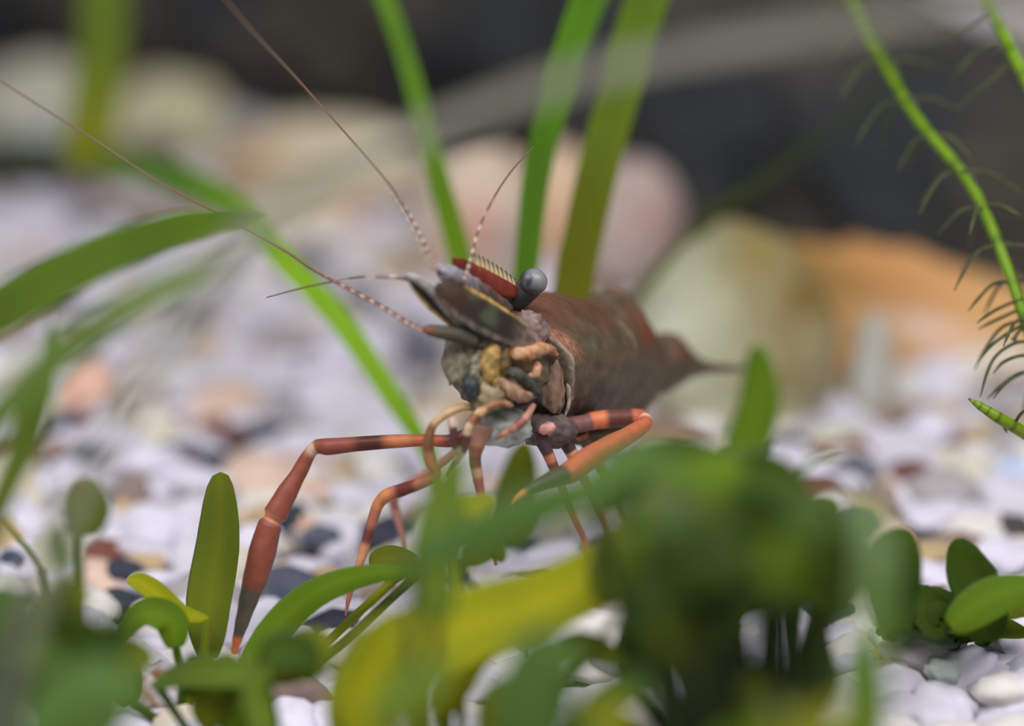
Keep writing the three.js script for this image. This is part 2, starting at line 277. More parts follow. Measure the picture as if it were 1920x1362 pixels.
// ---------------------------------------------------------------- grass blades
const tone = (list, o = rr(0, 50)) => (t, th, p) => { const f = t * (list.length - 1), i = Math.min(list.length - 2, Math.floor(f)); const q = mix(list[i], list[i + 1], f - i), k = [q[0] * 1.2, q[1] * 1.0, q[2] * 0.7], s = 1 + 0.12 * noise(p.x * 260 + o, p.y * 120, p.z * 260) + 0.07 * Math.cos(th * 2); return [k[0] * s, k[1] * s, k[2] * s]; };
const bladeThings = [
  [[[900, 640, 16, 24], [860, 470, 16, 22], [815, 310, 16, 20], [770, 140, 17, 19], [715, -20, 18, 18], [650, -180, 20, 16]], [C(122, 168, 20), C(98, 148, 18), C(80, 130, 24), C(92, 140, 30)], 'slim green blade rising behind the front feelers of the shrimp'],
  [[[968, 700, 12, 26], [985, 510, 12, 24], [1010, 300, 13, 28], [1060, 120, 14, 32], [1115, -30, 15, 32], [1200, -200, 17, 28]], [C(76, 126, 4), C(70, 120, 4), C(78, 132, 8), C(82, 140, 30)], 'bright green blade rising left of its thicker twin behind the eye'],
  [[[1040, 720, 14, 38], [1072, 545, 14, 37], [1118, 330, 14, 38], [1170, 140, 15, 40], [1222, -30, 16, 40], [1300, -220, 18, 34]], [C(122, 126, 6), C(92, 110, 2), C(84, 122, 4), C(84, 122, 8)], 'thickest upright green blade just behind the back of the shrimp'],
  [[[835, 930, 14, 12], [795, 838, 14, 16], [735, 745, 14, 19], [640, 605, 15, 22], [525, 480, 17, 23], [450, 398, 22, 27], [310, 330, 32, 34], [190, 305, 42, 38], [158, 285, 44, 40], [172, 230, 45, 44], [190, 100, 46, 45], [196, -40, 47, 44], [200, -200, 50, 40]], [C(120, 170, 46), C(128, 182, 40), C(126, 180, 36), C(80, 136, 44), C(126, 138, 14), C(100, 128, 30), C(96, 132, 40)], 'long yellow green blade kinked at left and slanting down to the front leg'],
  [[[-420, 900, -20, 40], [-120, 660, -19, 44], [40, 560, -18, 46], [180, 486, -16, 42], [330, 432, -14, 34], [430, 410, -12, 22], [490, 402, -11, 4]], [C(70, 98, 4), C(72, 104, 2), C(76, 110, 4), C(86, 124, 40)], 'broad dark green blade bending in from the left edge'],
  [[[-160, 1000, -34, 30], [-20, 800, -33, 34], [120, 660, -32, 34], [270, 560, -31, 28], [400, 495, -30, 20], [500, 455, -30, 4]], [C(80, 112, 50), C(86, 118, 54), C(96, 128, 70), C(110, 134, 100)], 'blurred grey green blade arching below the broad dark blade'],
  [[[-60, 1150, -24, 24], [-5, 960, -24, 26], [50, 830, -23, 30], [82, 720, -23, 28], [96, 630, -22, 12], [98, 590, -22, 3]], [C(84, 96, 40), C(78, 104, 20), C(76, 112, 26), C(84, 120, 40)], 'short olive blade bending upward at the left edge'],
  [[[1120, 700, 24, 10], [1205, 545, 25, 10], [1310, 425, 27, 9], [1450, 325, 31, 8], [1600, 212, 36, 7], [1720, 110, 42, 4]], [C(84, 104, 14), C(70, 90, 16), C(60, 76, 26), C(56, 66, 36)], 'thin dark green blade slanting up behind the tail across the driftwood'],
  [[[-40, 1500, -46, 16], [80, 1080, -46, 18], [200, 830, -46, 19], [330, 620, -46, 22], [480, 430, -46, 24], [640, 320, -46, 23], [850, 225, -46, 23], [1100, 140, -46, 24], [1400, 80, -46, 24], [1700, 30, -46, 24], [2100, -40, -46, 22]], [C(134, 148, 146), C(130, 142, 144), C(122, 132, 136), C(112, 120, 126), C(106, 114, 122)], 'long pale grey blade close to the viewer arching across the whole view'],
  [[[1590, 1700, -46, 28], [1612, 1420, -46, 30], [1632, 1180, -46, 30], [1640, 1040, -46, 26], [1625, 930, -45, 10], [1615, 890, -45, 2]], [C(110, 150, 60), C(104, 146, 70), C(112, 148, 120), C(128, 150, 140)], 'blurred bluish green upright blade close to the viewer at right'],
];
for (const [rows, cols, label] of bladeThings) {
  const hint = BACK.clone().addScaledVector(RIGHT, rr(-0.35, 0.35)).addScaledVector(UPV, 0.25).normalize();
  solo('grass_blade', loft(rows.map(([x, y, d, w]) => [x, y, d, w, Math.max(1, w * 0.16)]), { hint, seg: 8, sides: 12, color: tone(cols), cup: 0.16 }), M.blade, label, 'grass blade');
}

// ---------------------------------------------------------------- feathery stem plants at right
function feather(label, rows, leaves, auto, tint) {
  const t = thing('feathery_plant', label, 'water plant', P(rows[0][0], rows[0][1], rows[0][2]));
  part('stem', loft(rows, { seg: 10, sides: 10, color: (u, th, p) => { const s = Math.abs(((u * rows.length * 1.6) % 1) - 0.5) * 2; return mix(mix(tint, C(70, 96, 10), sm(0.75, 1, s)), C(60, 50, 44), sm(0.93, 1.0, u) * (rows.dark ?? 0)); } }), M.leg, t);
  const lc = (u, th, p) => mix(C(122, 126, 92), C(88, 98, 58), 0.5 + 0.5 * noise(p.x * 900, p.y * 900, p.z * 900));
  const put = (raw) => part('leaf', loft(raw.map(([x, y, d, r], i) => [x, y, d, r ?? (i === raw.length - 1 ? 1.2 : 3.2)]), { seg: 5, sides: 6, color: lc }), M.leaf, t);
  for (const pts of leaves) put(pts);
  if (auto) {
    const n = rows.length - 1, curve = new THREE.CatmullRomCurve3(rows.map((r) => V(r[0], r[1], r[2])));
    for (let k = 1; k < auto; k++) {
      const q = curve.getPoint(k / auto), whorl = 5, turn = rr(0, 6);
      for (let j = 0; j < whorl; j++) {
        const a = turn + j * 6.283 / whorl, side = Math.cos(a), deep = Math.sin(a), len = rr(95, 145);
        if (Math.abs(side) < 0.25) continue;
        const ex = q.x + side * len * (side > 0 ? 1 : 0.72) + rr(-10, 10), ey = q.y + (side > 0 ? rr(10, 50) : rr(50, 95)), ed = q.z + deep * 3;
        put([[q.x, q.y, q.z], [q.x + (ex - q.x) * 0.45, q.y + (ey - q.y) * 0.22 - 6, q.z + deep * 1.6], [q.x + (ex - q.x) * 0.8, q.y + (ey - q.y) * 0.62, q.z + deep * 2.6], [ex, ey, ed]]);
      }
    }
  }
  return t;
}
feather('tall feathery water plant with a bright green stem slanting down the right side',
  [[1990, 800, 3, 9], [1925, 610, 3, 11], [1880, 480, 4, 11], [1822, 350, 6, 11], [1722, 225, 9, 11], [1645, 95, 14, 10], [1590, -10, 18, 9], [1540, -120, 24, 8]],
  [[[1918, 560, 3], [1880, 575, 3], [1850, 592, 2], [1832, 606, 2]], [[1921, 575, 3], [1890, 590, 3], [1858, 605, 3], [1834, 618, 3]],
   [[1926, 605, 3], [1890, 625, 2], [1855, 652, 2], [1832, 683, 2]], [[1930, 640, 3], [1900, 645, 2], [1870, 665, 2], [1850, 700, 1], [1838, 745, 1]],
   [[1945, 690, 3], [1915, 700, 3], [1885, 720, 2], [1862, 748, 2]], [[1935, 610, 3], [1915, 618, 3], [1905, 630, 3], [1900, 640, 3, 6]], [[1945, 668, 3], [1910, 668, 2], [1880, 680, 2], [1862, 700, 2]]],
  13, C(104, 138, 14));
const rows2 = [[2050, 380, 6, 11], [1985, 250, 7, 12], [1925, 150, 8, 12], [1880, 60, 10, 11], [1842, -15, 13, 10], [1800, -110, 17, 9]];
feather('feathery water plant with a thick bright stem in the upper right corner', rows2, [[[1870, 80, 9], [1830, 100, 9], [1800, 130, 9], [1782, 155, 9]], [[1900, 110, 9], [1860, 150, 8], [1820, 180, 8], [1795, 205, 8]], [[1855, 20, 10], [1800, 60, 11], [1750, 80, 12], [1700, 70, 12]]], 0, C(108, 146, 14));
const rows3 = [[2010, 872, 2, 12], [1925, 815, 1, 12], [1870, 782, 0, 11], [1838, 762, 0, 8], [1816, 748, 0, 2]]; rows3.dark = 1;
feather('broken feathery plant stem with a dark tip lying in front of the orange stone', rows3, [[[1900, 800, 1], [1915, 775, 0], [1935, 760, 0]], [[1880, 795, 1], [1884, 803, 1], [1888, 812, 1]]], 0, C(116, 140, 26));

// ---------------------------------------------------------------- leafy plants of the foreground
const G = { Y: [C(164, 172, 18), C(146, 156, 12)], G: [C(104, 138, 14), C(84, 118, 8)], D: [C(68, 96, 2), C(50, 80, 0)], B: [C(92, 126, 92), C(80, 116, 72)], O: [C(114, 130, 14), C(90, 106, 8)], S: [C(112, 140, 66), C(96, 124, 54)] };
function leafGeo(pts, w, d, key, shape = 0.7, pow = 0.45) {                // pts: pixels from the base to the tip, each with an optional depth
  const n = pts.length - 1, curve = new THREE.CatmullRomCurve3(pts.map(([x, y, dd]) => V(x, y, dd ?? d))), rows = [], m = 12;
  for (let i = 0; i <= m; i++) { const t = 0.5 - 0.5 * Math.cos(Math.PI * i / m), q = curve.getPoint(t), ww = w / 2 * Math.max(0.02, Math.max(0, Math.sin(Math.PI * (0.02 + 0.98 * t) ** shape)) ** pow); rows.push([q.x, q.y, q.z, ww, Math.max(1.6, ww * 0.05)]); }
  const [a, b] = G[key], o = rr(0, 50), hint = BACK.clone().addScaledVector(UPV, rr(0.1, 0.7)).addScaledVector(RIGHT, rr(-0.4, 0.4)).normalize();
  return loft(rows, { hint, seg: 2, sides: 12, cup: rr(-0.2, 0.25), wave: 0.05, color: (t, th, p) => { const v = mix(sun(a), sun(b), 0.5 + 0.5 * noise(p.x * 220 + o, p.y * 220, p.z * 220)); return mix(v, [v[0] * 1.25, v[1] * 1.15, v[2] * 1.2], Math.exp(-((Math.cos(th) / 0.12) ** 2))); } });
}
function leafyPlant(label, root, leaves, push = 1) {
  if (push !== 1) { root = [root[0], root[1], root[2] * push]; leaves = leaves.map(([pts, w, d, ...r]) => [pts.map(([x, y, dd]) => (dd === undefined ? [x, y] : [x, y, dd * push])), w, d * push, ...r]); }
  const base = P(...root); base.y = ground(base.x, base.z) - 0.0005;
  const t = thing('leafy_plant', label, 'water plant', base), foot = base;
  for (const [pts, w, d, key, shape, pow] of leaves) {
    part('leaf', leafGeo(pts, w, d, key, shape, pow), M.leaf, t);
    const s = pts[0], sp = P(s[0], s[1], s[2] ?? d), mid = foot.clone().lerp(sp, 0.5).add(V(rr(-0.001, 0.001), 0, rr(-0.001, 0.001)));
    const stem = new THREE.TubeGeometry(new THREE.CatmullRomCurve3([foot.clone(), mid, sp]), 8, 0.00022, 6), cc = G[key][1], cols = [];
    for (let i = 0; i < stem.attributes.position.count; i++) cols.push(...cc);
    stem.setAttribute('color', new THREE.Float32BufferAttribute(cols, 3)); part('stem', stem, M.leaf, t);
  }
  return t;
}
function fill(n, [x0, x1, y0, y1], [d0, d1], keys, holes, len = [110, 190], wid = [60, 110], roof = () => 0) {
  const out = []; let guard = 0;
  while (out.length < n && guard++ < 4000) {
    const x = rr(x0, x1), y = rr(y0, y1), a = -Math.PI / 2 + rr(-1.5, 1.5), L = rr(...len), w = rr(...wid), ex = x + Math.cos(a) * L, ey = y + Math.sin(a) * L, mx = (x + ex) / 2 + rr(-20, 20), my = (y + ey) / 2 - rr(0, 25), d = rr(d0, d1);
    if ([[x, y], [mx, my], [ex, ey]].some(([u, v]) => v < roof(u))) continue;
    let ok = true;
    for (const [hx, hy, hr] of holes) for (let k = 0; k <= 6 && ok; k++) { const u = k / 6, qx = (1 - u) ** 2 * x + 2 * u * (1 - u) * mx + u * u * ex, qy = (1 - u) ** 2 * y + 2 * u * (1 - u) * my + u * u * ey; if (Math.hypot(qx - hx, qy - hy) < hr + w * 0.5) ok = false; }
    if (ok) out.push([[[x, y, d], [mx, my, d + rr(-2, 2)], [ex, ey, d + rr(-3, 3)]], w, d, keys[Math.floor(rnd() * keys.length)], rr(0.6, 0.95)]);
  }
  return out;
}
const holes = [[1130, 1165, 36], [975, 1085, 70], [900, 1275, 40], [1465, 1205, 34], [1510, 1258, 16], [1582, 1235, 34], [1250, 1320, 30], [1348, 1342, 20], [1750, 1260, 95], [1095, 1262, 12], [905, 1000, 1], [1105, 1015, 22]];
leafyPlant('large blurred plant whose broad yellow green leaf leans right under the shrimp', [840, 1450, -16], [
  [[[650, 1390], [700, 1270], [860, 1182], [1060, 1112], [1215, 985]], 155, -14, 'Y', 0.8],
  [[[700, 1400], [690, 1300], [730, 1210], [800, 1150]], 130, -18, 'Y', 0.8],
  [[[830, 1340], [900, 1210], [1040, 1150], [1190, 1095]], 80, -12, 'Y', 0.8],
  [[[820, 1160], [812, 1040], [835, 930], [868, 850]], 92, -21, 'S', 0.7],
  [[[770, 1040], [900, 1000], [1040, 940], [1180, 905]], 95, -28, 'B', 0.8],
  [[[850, 985], [872, 960], [898, 950], [925, 930]], 58, -7, 'Y', 0.8],
  [[[870, 1055], [895, 1040], [925, 1030], [945, 1055]], 48, -6, 'O', 0.8],
  [[[700, 1350], [760, 1300], [810, 1270], [850, 1280]], 80, -28, 'S', 0.8],
  [[[1000, 1420], [1000, 1320], [1030, 1240], [1080, 1200]], 150, -28, 'B', 0.8],
  [[[1080, 1420], [1120, 1340], [1180, 1290], [1260, 1270]], 90, -24, 'B', 0.8],
  [[[920, 1400], [930, 1330], [950, 1300], [990, 1290]], 90, -22, 'O', 0.8],
  [[[780, 1420], [790, 1340], [820, 1300]], 80, -24, 'O', 0.8],
  [[[1180, 1130], [1160, 1080], [1180, 1020], [1220, 960]], 120, -16, 'O', 0.7],
  [[[1040, 1230], [1080, 1215], [1130, 1225], [1170, 1240]], 70, -14, 'O', 0.8],
], 1.25);
leafyPlant('dense dark green blurred leaf clump filling the lower right middle', [1400, 1460, -18], [
  [[[1120, 960], [1180, 890], [1290, 860], [1390, 890]], 110, -20, 'D', 0.8],
  [[[1080, 960], [1130, 890], [1200, 860], [1270, 850]], 80, -28, 'B', 0.8],
  [[[1300, 1000], [1360, 920], [1440, 900], [1520, 960]], 120, -16, 'D', 0.8],
  [[[1220, 1010], [1260, 940], [1340, 890], [1400, 870]], 110, -22, 'G', 0.8],
  [[[1480, 1050], [1500, 990], [1530, 960], [1575, 945]], 75, -10, 'O', 0.8],
  [[[1480, 950], [1494, 905], [1520, 868], [1560, 852], [1578, 852]], 17, -14, 'G', 0.5],
  [[[1560, 1130], [1590, 1040], [1620, 980], [1660, 960]], 95, -24, 'B', 0.8],
  [[[1330, 1120], [1345, 1060], [1365, 1020], [1390, 1000]], 90, -30, 'B', 0.8],
  [[[1200, 1180], [1260, 1090], [1330, 1040], [1440, 1010]], 150, -12, 'D', 0.8],
  [[[1180, 1280], [1230, 1190], [1300, 1120], [1400, 1090]], 150, -10, 'D', 0.8],
  [[[1300, 1290], [1330, 1210], [1360, 1140], [1400, 1100]], 130, -14, 'D', 0.8],
  [[[1440, 1150], [1480, 1090], [1530, 1050], [1580, 1030]], 100, -12, 'D', 0.8],
  [[[1400, 1060], [1440, 1020], [1500, 1000], [1560, 1010]], 90, -8, 'G', 0.8],
  [[[1530, 1330], [1540, 1270], [1530, 1200], [1545, 1130]], 70, -14, 'D', 0.8],
  [[[1625, 1420], [1625, 1320], [1620, 1240], [1630, 1160]], 70, -24, 'G', 0.8],
  ...fill(9, [1150, 1600, 1340, 1430], [-38, -28], ['Y', 'O', 'Y', 'G'], holes, [90, 150], [70, 110], () => 1220),
  [[[1330, 1420], [1370, 1340], [1430, 1290], [1500, 1270]], 100, -20, 'O', 0.8],
  [[[1430, 1430], [1440, 1370], [1480, 1330], [1540, 1310]], 90, -22, 'O', 0.8],
  ...fill(62, [1160, 1580, 1060, 1420], [-34, -4], ['D', 'D', 'D', 'D', 'G', 'O'], holes, [130, 230], [100, 160], (x) => 905 + Math.max(0, x - 1480) * 0.5),
], 1.35);
leafyPlant('single blurred upright rounded leaf on a thin stalk right of the tail', [1385, 1450, -20], [[[[1372, 960], [1396, 850], [1424, 750], [1420, 645]], 84, -19, 'G', 1.0, 0.4]]);
leafyPlant('olive pointed leaf standing upright below the mouth behind the small claw', [960, 1200, 12], [[[[965, 1010], [968, 950], [976, 890], [985, 826]], 84, 13, 'O', 0.8]]);
leafyPlant('green leaves at the right edge above the white angular pebble', [1800, 1185, 3], [
  [[[1680, 1185], [1672, 1110], [1682, 1040], [1700, 990]], 110, -10, 'D', 0.8],
  [[[1650, 1185], [1740, 1155], [1820, 1160], [1900, 1145]], 84, -3, 'G', 0.8],
  [[[1730, 1190], [1800, 1180], [1860, 1175], [1930, 1190]], 60, -2, 'O', 0.8],
  [[[1670, 1190], [1720, 1150], [1760, 1130], [1800, 1150]], 80, -4, 'D', 0.8],
  [[[1850, 1205], [1842, 1130], [1816, 1070], [1793, 1010]], 100, -5, 'D', 0.8],
  [[[1700, 1200], [1760, 1170], [1820, 1160], [1880, 1130]], 90, -2, 'G', 0.8],
  [[[1780, 1175], [1840, 1130], [1890, 1108], [1970, 1098]], 82, -7, 'G', 0.8],
  [[[1790, 1200], [1760, 1170], [1720, 1130], [1690, 1140]], 80, -4, 'D', 0.8],
  [[[1880, 1150], [1910, 1130], [1950, 1130], [1990, 1140]], 60, -3, 'O', 0.8],
]);
leafyPlant('sharp upright spoon shaped leaf standing left of the big claw', [420, 1330, -2], [[[[392, 1235, -3], [392, 1140, -2], [410, 1020, -1], [414, 886, 0]], 90, -1, 'O', 1.0, 0.36]]);
leafyPlant('narrow dark green leaf arching right from the tip of the big claw', [470, 1340, -4], [[[[440, 1320, -5], [505, 1195, -4], [590, 1112, -4], [700, 1076, -5], [820, 1072, -7]], 62, -4, 'G', 0.62], [[[790, 1070, -3], [750, 1050, -2], [715, 1050, -2], [694, 1062, -2]], 56, -2, 'O', 0.8], [[[760, 1068, -2], [740, 1080, -2], [720, 1090, -2]], 30, -2, 'Y', 0.8]]);
leafyPlant('small bright leaf and folded arched leaf left of the upright spoon leaf', [330, 1330, -5], [
  [[[390, 1162, -4], [340, 1150, -4], [300, 1118, -4], [262, 1092, -4], [238, 1088, -4]], 42, -4, 'Y', 1.15],
  [[[330, 1215, -6], [320, 1165, -6], [270, 1150, -6], [225, 1200, -6]], 66, -6, 'G', 0.8],
  [[[250, 1320, -6], [235, 1260, -7], [215, 1220, -8], [190, 1200, -9]], 90, -7, 'O', 0.8],
]);
leafyPlant('low green leaves covering the gravel under the big claw', [480, 1430, -9], [
  [[[290, 1278, -7], [360, 1262, -9], [470, 1264, -11], [620, 1262, -13]], 70, -10, 'S', 0.9],
  [[[480, 1260], [540, 1240], [590, 1215], [625, 1195]], 105, -12, 'O', 0.9],
  [[[340, 1245], [385, 1275], [430, 1305], [465, 1325]], 95, -8, 'D', 0.8],
  [[[450, 1240], [410, 1280], [395, 1330], [385, 1370]], 90, -9, 'O', 0.8],
  [[[450, 1260], [450, 1300], [440, 1340], [430, 1390]], 80, -9, 'G', 0.8],
  [[[500, 1420], [490, 1350], [480, 1290], [500, 1250]], 60, -14, 'S', 0.8],
  [[[490, 1240], [520, 1225], [560, 1222], [600, 1235]], 80, -13, 'D', 0.8],
  [[[640, 1420], [640, 1320], [650, 1240], [680, 1170]], 40, -16, 'S', 0.8],
], 1.4);
leafyPlant('dark blurred leaf clump in the lower left corner', [60, 1470, -16], [
  [[[-20, 1250], [0, 1180], [30, 1140], [90, 1120]], 110, -20, 'D', 0.8],
  [[[80, 1220], [110, 1170], [140, 1120], [170, 1110]], 95, -14, 'O', 0.8],
  [[[20, 1330], [60, 1260], [120, 1210], [190, 1170]], 120, -18, 'D', 0.8],
  [[[60, 1400], [100, 1340], [160, 1280], [230, 1240]], 130, -24, 'B', 0.8],
  [[[140, 1420], [180, 1350], [220, 1300], [280, 1290]], 110, -26, 'B', 0.8],
  [[[-40, 1400], [-20, 1320], [0, 1240], [40, 1190]], 110, -18, 'D', 0.8],
  [[[130, 1300], [180, 1250], [230, 1230], [290, 1240]], 100, -12, 'O', 0.8],
  [[[-30, 1200], [-20, 1150], [0, 1110], [20, 1090]], 60, -22, 'B', 0.8],
  ...fill(16, [-40, 200, 1230, 1400], [-24, -10], ['D', 'D', 'D', 'G', 'B'], [[45, 1335, 40], [140, 1190, 14], [270, 1310, 70]], [90, 150], [60, 100], () => 1130),
], 1.45);
leafyPlant('small blurred diamond shaped leaf on a thin stalk at left', [110, 1330, -13], [[[[150, 1005], [160, 965], [158, 930], [150, 895]], 92, -15, 'O', 0.85], [[[130, 1075], [110, 1040], [115, 1000], [130, 985]], 80, -30, 'B', 0.8], [[[75, 1068], [50, 1030], [30, 1005], [6, 975]], 12, -8, 'O', 0.6]]);

// ---------------------------------------------------------------- the shrimp
const shrimp = thing('shrimp', 'brown freshwater shrimp facing left with long banded legs and thin feelers', 'shrimp', V(P(1000, 800, 2).x, ground(0, 0), P(1000, 800, 2).z));
{
  // body: rings [px, py, d, half-width, half-height]
  const R = [[872, 668, -3.4, 26, 34], [884, 672, -3.2, 52, 62], [905, 680, -2.4, 82, 88], [938, 684, -0.9, 104, 106], [974, 684, 0.58, 118, 118], [1006, 678, 2.02, 118, 128], [1041, 678, 3.6, 116, 127], [1074, 680, 5.18, 111, 122], [1102, 680, 6.62, 103, 116], [1122, 674, 7.63, 97, 120], [1148, 672, 8.93, 90, 126], [1172, 676, 10.08, 78, 110], [1198, 686, 11.09, 60, 78], [1226, 686, 11.81, 46, 56], [1256, 678, 12.38, 42, 54], [1280, 678, 12.82, 30, 38], [1304, 686, 13.25, 19, 20], [1334, 690, 13.82, 14, 10], [1374, 691, 14.54, 12, 7], [1414, 694, 15.41, 7, 4]];
  const curve = new THREE.CatmullRomCurve3(R.map((r) => P(r[0], r[1], r[2])), false, 'centripetal'), n = 260, sides = 128, pos = [], col = [], uv = [], idx = [];
  const val = (k, t) => { const f = t * (R.length - 1), i = Math.min(R.length - 2, Math.floor(f)), u = f - i, g = (j) => { const r = R[Math.min(R.length - 1, Math.max(0, j))]; return W(r[k], r[2]); }; const a = g(i - 1), b = g(i), c = g(i + 1), d = g(i + 2); return b + 0.5 * u * (c - a + u * (2 * a - 5 * b + 4 * c - d + u * (3 * (b - c) + d - a))); };
  const L = R.length - 1, at = (i) => i / L;
  const spots = [[925, 672, -3, 34, C(176, 146, 88)], [905, 690, -3.5, 22, C(64, 56, 50)], [884, 728, -3, 24, C(50, 54, 60)], [985, 668, -3, 36, C(206, 168, 128)], [950, 705, -3, 26, C(72, 70, 56)], [985, 720, -2.5, 26, C(70, 74, 64)], [960, 735, -3, 24, C(190, 152, 126)], [980, 752, -2, 18, C(52, 52, 58)], [1040, 690, 1, 34, C(150, 116, 100)], [850, 690, -3, 34, C(132, 124, 108)], [1000, 640, -2, 40, C(120, 104, 96)], [940, 770, -2, 44, C(140, 146, 136)], [1020, 600, -1, 30, C(130, 82, 70)]].map(([x, y, d, r, c]) => [P(x, y, d), W(r) * 1.25, c]);
  for (let i = 0; i <= n; i++) {
    const t = i / n, c = curve.getPoint(t), T = curve.getTangent(t), Sd = T.clone().cross(UPV).normalize(); if (Sd.dot(BACK) < 0) Sd.negate();
    const hw = val(3, t), hh = val(4, t);
    for (let j = 0; j <= sides; j++) {
      const th = j / sides * Math.PI * 2, cs = Math.cos(th), sn = Math.sin(th), f = t * L;
      let s = 1;
      const low = Math.max(0, -sn), edge = 3.35 + 1.5 * low * low + 0.5 * Math.max(0, cs) - 0.9 * sm(0.0, 0.9, sn);
      s *= 1 - 0.13 * (1 - sm(edge - 0.16, edge + 0.02, f)) + 0.025 * Math.exp(-(((f - edge - 0.1) / 0.12) ** 2));
      for (const k of [8.0, 10.3, 12.0, 13.5, 14.9]) { const e = k + 0.25 * low; s *= 1 + 0.055 * sm(e - 0.9, e, f) * (1 - sm(e, e + 0.1, f)) * sm(7.0, 7.7, f + 0.8); }
      const keel = 1 - 0.22 * sm(0.2, 1, sn) * Math.abs(1);
      const p0 = V(cs * hw, sn * hh, 0);
      const g1 = noise(p0.x * 900 + 3, p0.y * 900, t * 30), g2 = noise(p0.x * 2600, p0.y * 2600 + 7, t * 90), face = 1 - sm(edge - 0.75, edge - 0.5, f);
      s *= 1 + 0.020 * g1 + 0.012 * g2 + face * (0.10 * noise(p0.x * 1500, p0.y * 1500, t * 40) + 0.05 * g1);
      const p = c.clone().addScaledVector(Sd, cs * hw * s * keel).addScaledVector(UPV, sn * hh * s);
      pos.push(p.x, p.y, p.z); uv.push(t, j / sides);
      const m = noise(p.x * 900, p.y * 900, p.z * 500), fine = noise(p.x * 3200, p.y * 3200, p.z * 3200);
      let k = mix(C(78, 68, 54), C(104, 88, 70), 0.5 + 0.5 * m);
      k = mix(k, C(100, 98, 84), sm(0.2, 0.9, noise(p.x * 500, p.y * 500 + 5, p.z * 500)) * 0.45);
      k = mix(k, C(112, 62, 46), (sm(0.25, 0.8, sn) * sm(2.5, 3.5, f) * (1 - sm(7, 8.2, f)) * 0.75 + Math.exp(-(((f - 9.7) / 1.1) ** 2) - (((sn - 0.45) / 0.36) ** 2)) * 1.0) * (0.75 + 0.35 * m));
      k = mix(k, C(104, 58, 50), Math.exp(-(((f - 14.2) / 0.9) ** 2)) * sm(-0.1, 0.4, sn) * 0.7);
      k = mix(k, C(182, 122, 96), Math.exp(-(((f - edge - 0.35) / 0.35) ** 2)) * sm(-0.1, 0.3, sn) * (1 - sm(0.75, 0.95, sn)) * (0.6 + 0.6 * fine));
      k = mix(k, C(188, 172, 152), Math.exp(-(((f - edge - 0.06) / 0.07) ** 2)) * (0.7 + 0.5 * fine) * (1 - sm(0.4, 0.8, sn)));
      k = mix(k, C(56, 42, 36), Math.exp(-(((f - edge + 0.30) / 0.30) ** 2)) * 0.9);
      k = mix(k, C(166, 146, 112), Math.exp(-(((f - 7.82) / 0.07) ** 2)) * sm(0.0, 0.3, sn) * (1 - sm(0.6, 0.8, sn)) * 0.7); k = mix(k, C(48, 42, 36), Math.exp(-(((f - 8.05) / 0.1) ** 2)) * 0.6);
      if (face > 0) { let q = mix(C(142, 128, 106), C(104, 88, 72), 0.5 + 0.5 * m); q = mix(q, C(84, 88, 70), sm(0.25, 0.8, noise(p.x * 1300 + 9, p.y * 1300, p.z * 1300)) * 0.8); for (const [b, r, c2] of spots) q = mix(q, c2, Math.exp(-((p.distanceTo(b) / r) ** 4)) * 0.9); k = mix(k, q, face); }
      const g = 1 + 0.14 * fine; col.push(k[0] * g, k[1] * g, k[2] * g);
    }
  }
  const row = sides + 1;
  for (let i = 0; i < n; i++) for (let j = 0; j < sides; j++) { const a = i * row + j; idx.push(a, a + row, a + 1, a + 1, a + row, a + row + 1); }
  for (const [i, turn] of [[0, 0], [n, 1]]) { const c = curve.getPoint(i / n), k = pos.length / 3; pos.push(c.x, c.y, c.z); uv.push(0, 0); col.push(...C(110, 98, 80)); for (let j = 0; j < sides; j++) { const a = i * row + j; turn ? idx.push(k, a + 1, a) : idx.push(k, a, a + 1); } }
  part('body', finish(pos, col, uv, idx), M.shell, shrimp);
}
const mottled = (a, b, f = 2600) => (q, w) => { const k = mix(a, b, 0.5 + 0.75 * noise(w.x * f, w.y * f, w.z * f) + 0.3 * noise(w.x * f * 2.7, w.y * f * 2.7, w.z * f * 2.7)), v = 1 + 0.25 * noise(w.x * f * 1.6 + 9, w.y * f * 1.6, w.z * f); return [k[0] * v, k[1] * v, k[2] * v]; };
// mouthparts
for (const [at, size, turn, a, b] of [
  [[862, 672, -4.9], [34, 52, 20], 0.1, C(152, 142, 122), C(108, 104, 84)],
  [[884, 724, -5.4], [17, 25, 14], 0.0, C(44, 48, 54), C(70, 74, 72)],
  [[982, 752, -4.2], [27, 9, 10], -0.35, C(46, 46, 52), C(70, 66, 62)],
  [[915, 735, -5.0], [36, 36, 18], 0.0, C(168, 150, 116), C(134, 122, 98)],
  [[1028, 714, -1.8], [28, 62, 20], -0.2, C(150, 126, 106), C(110, 78, 64)],
  [[992, 622, -2.9], [36, 38, 18], 0.5, C(142, 120, 114), C(98, 76, 72)],
  [[905, 640, -5.0], [44, 18, 16], 0.25, C(120, 112, 98), C(78, 74, 66)],
]) part('mouthpart', blob([at[0], at[1], at[2] + 0.5], size, turn, mottled(a, b), size[1] > 40 ? 0.13 : 0.2, size[1] > 40 ? 1.5 : 2.0, 5), M.shell, shrimp);
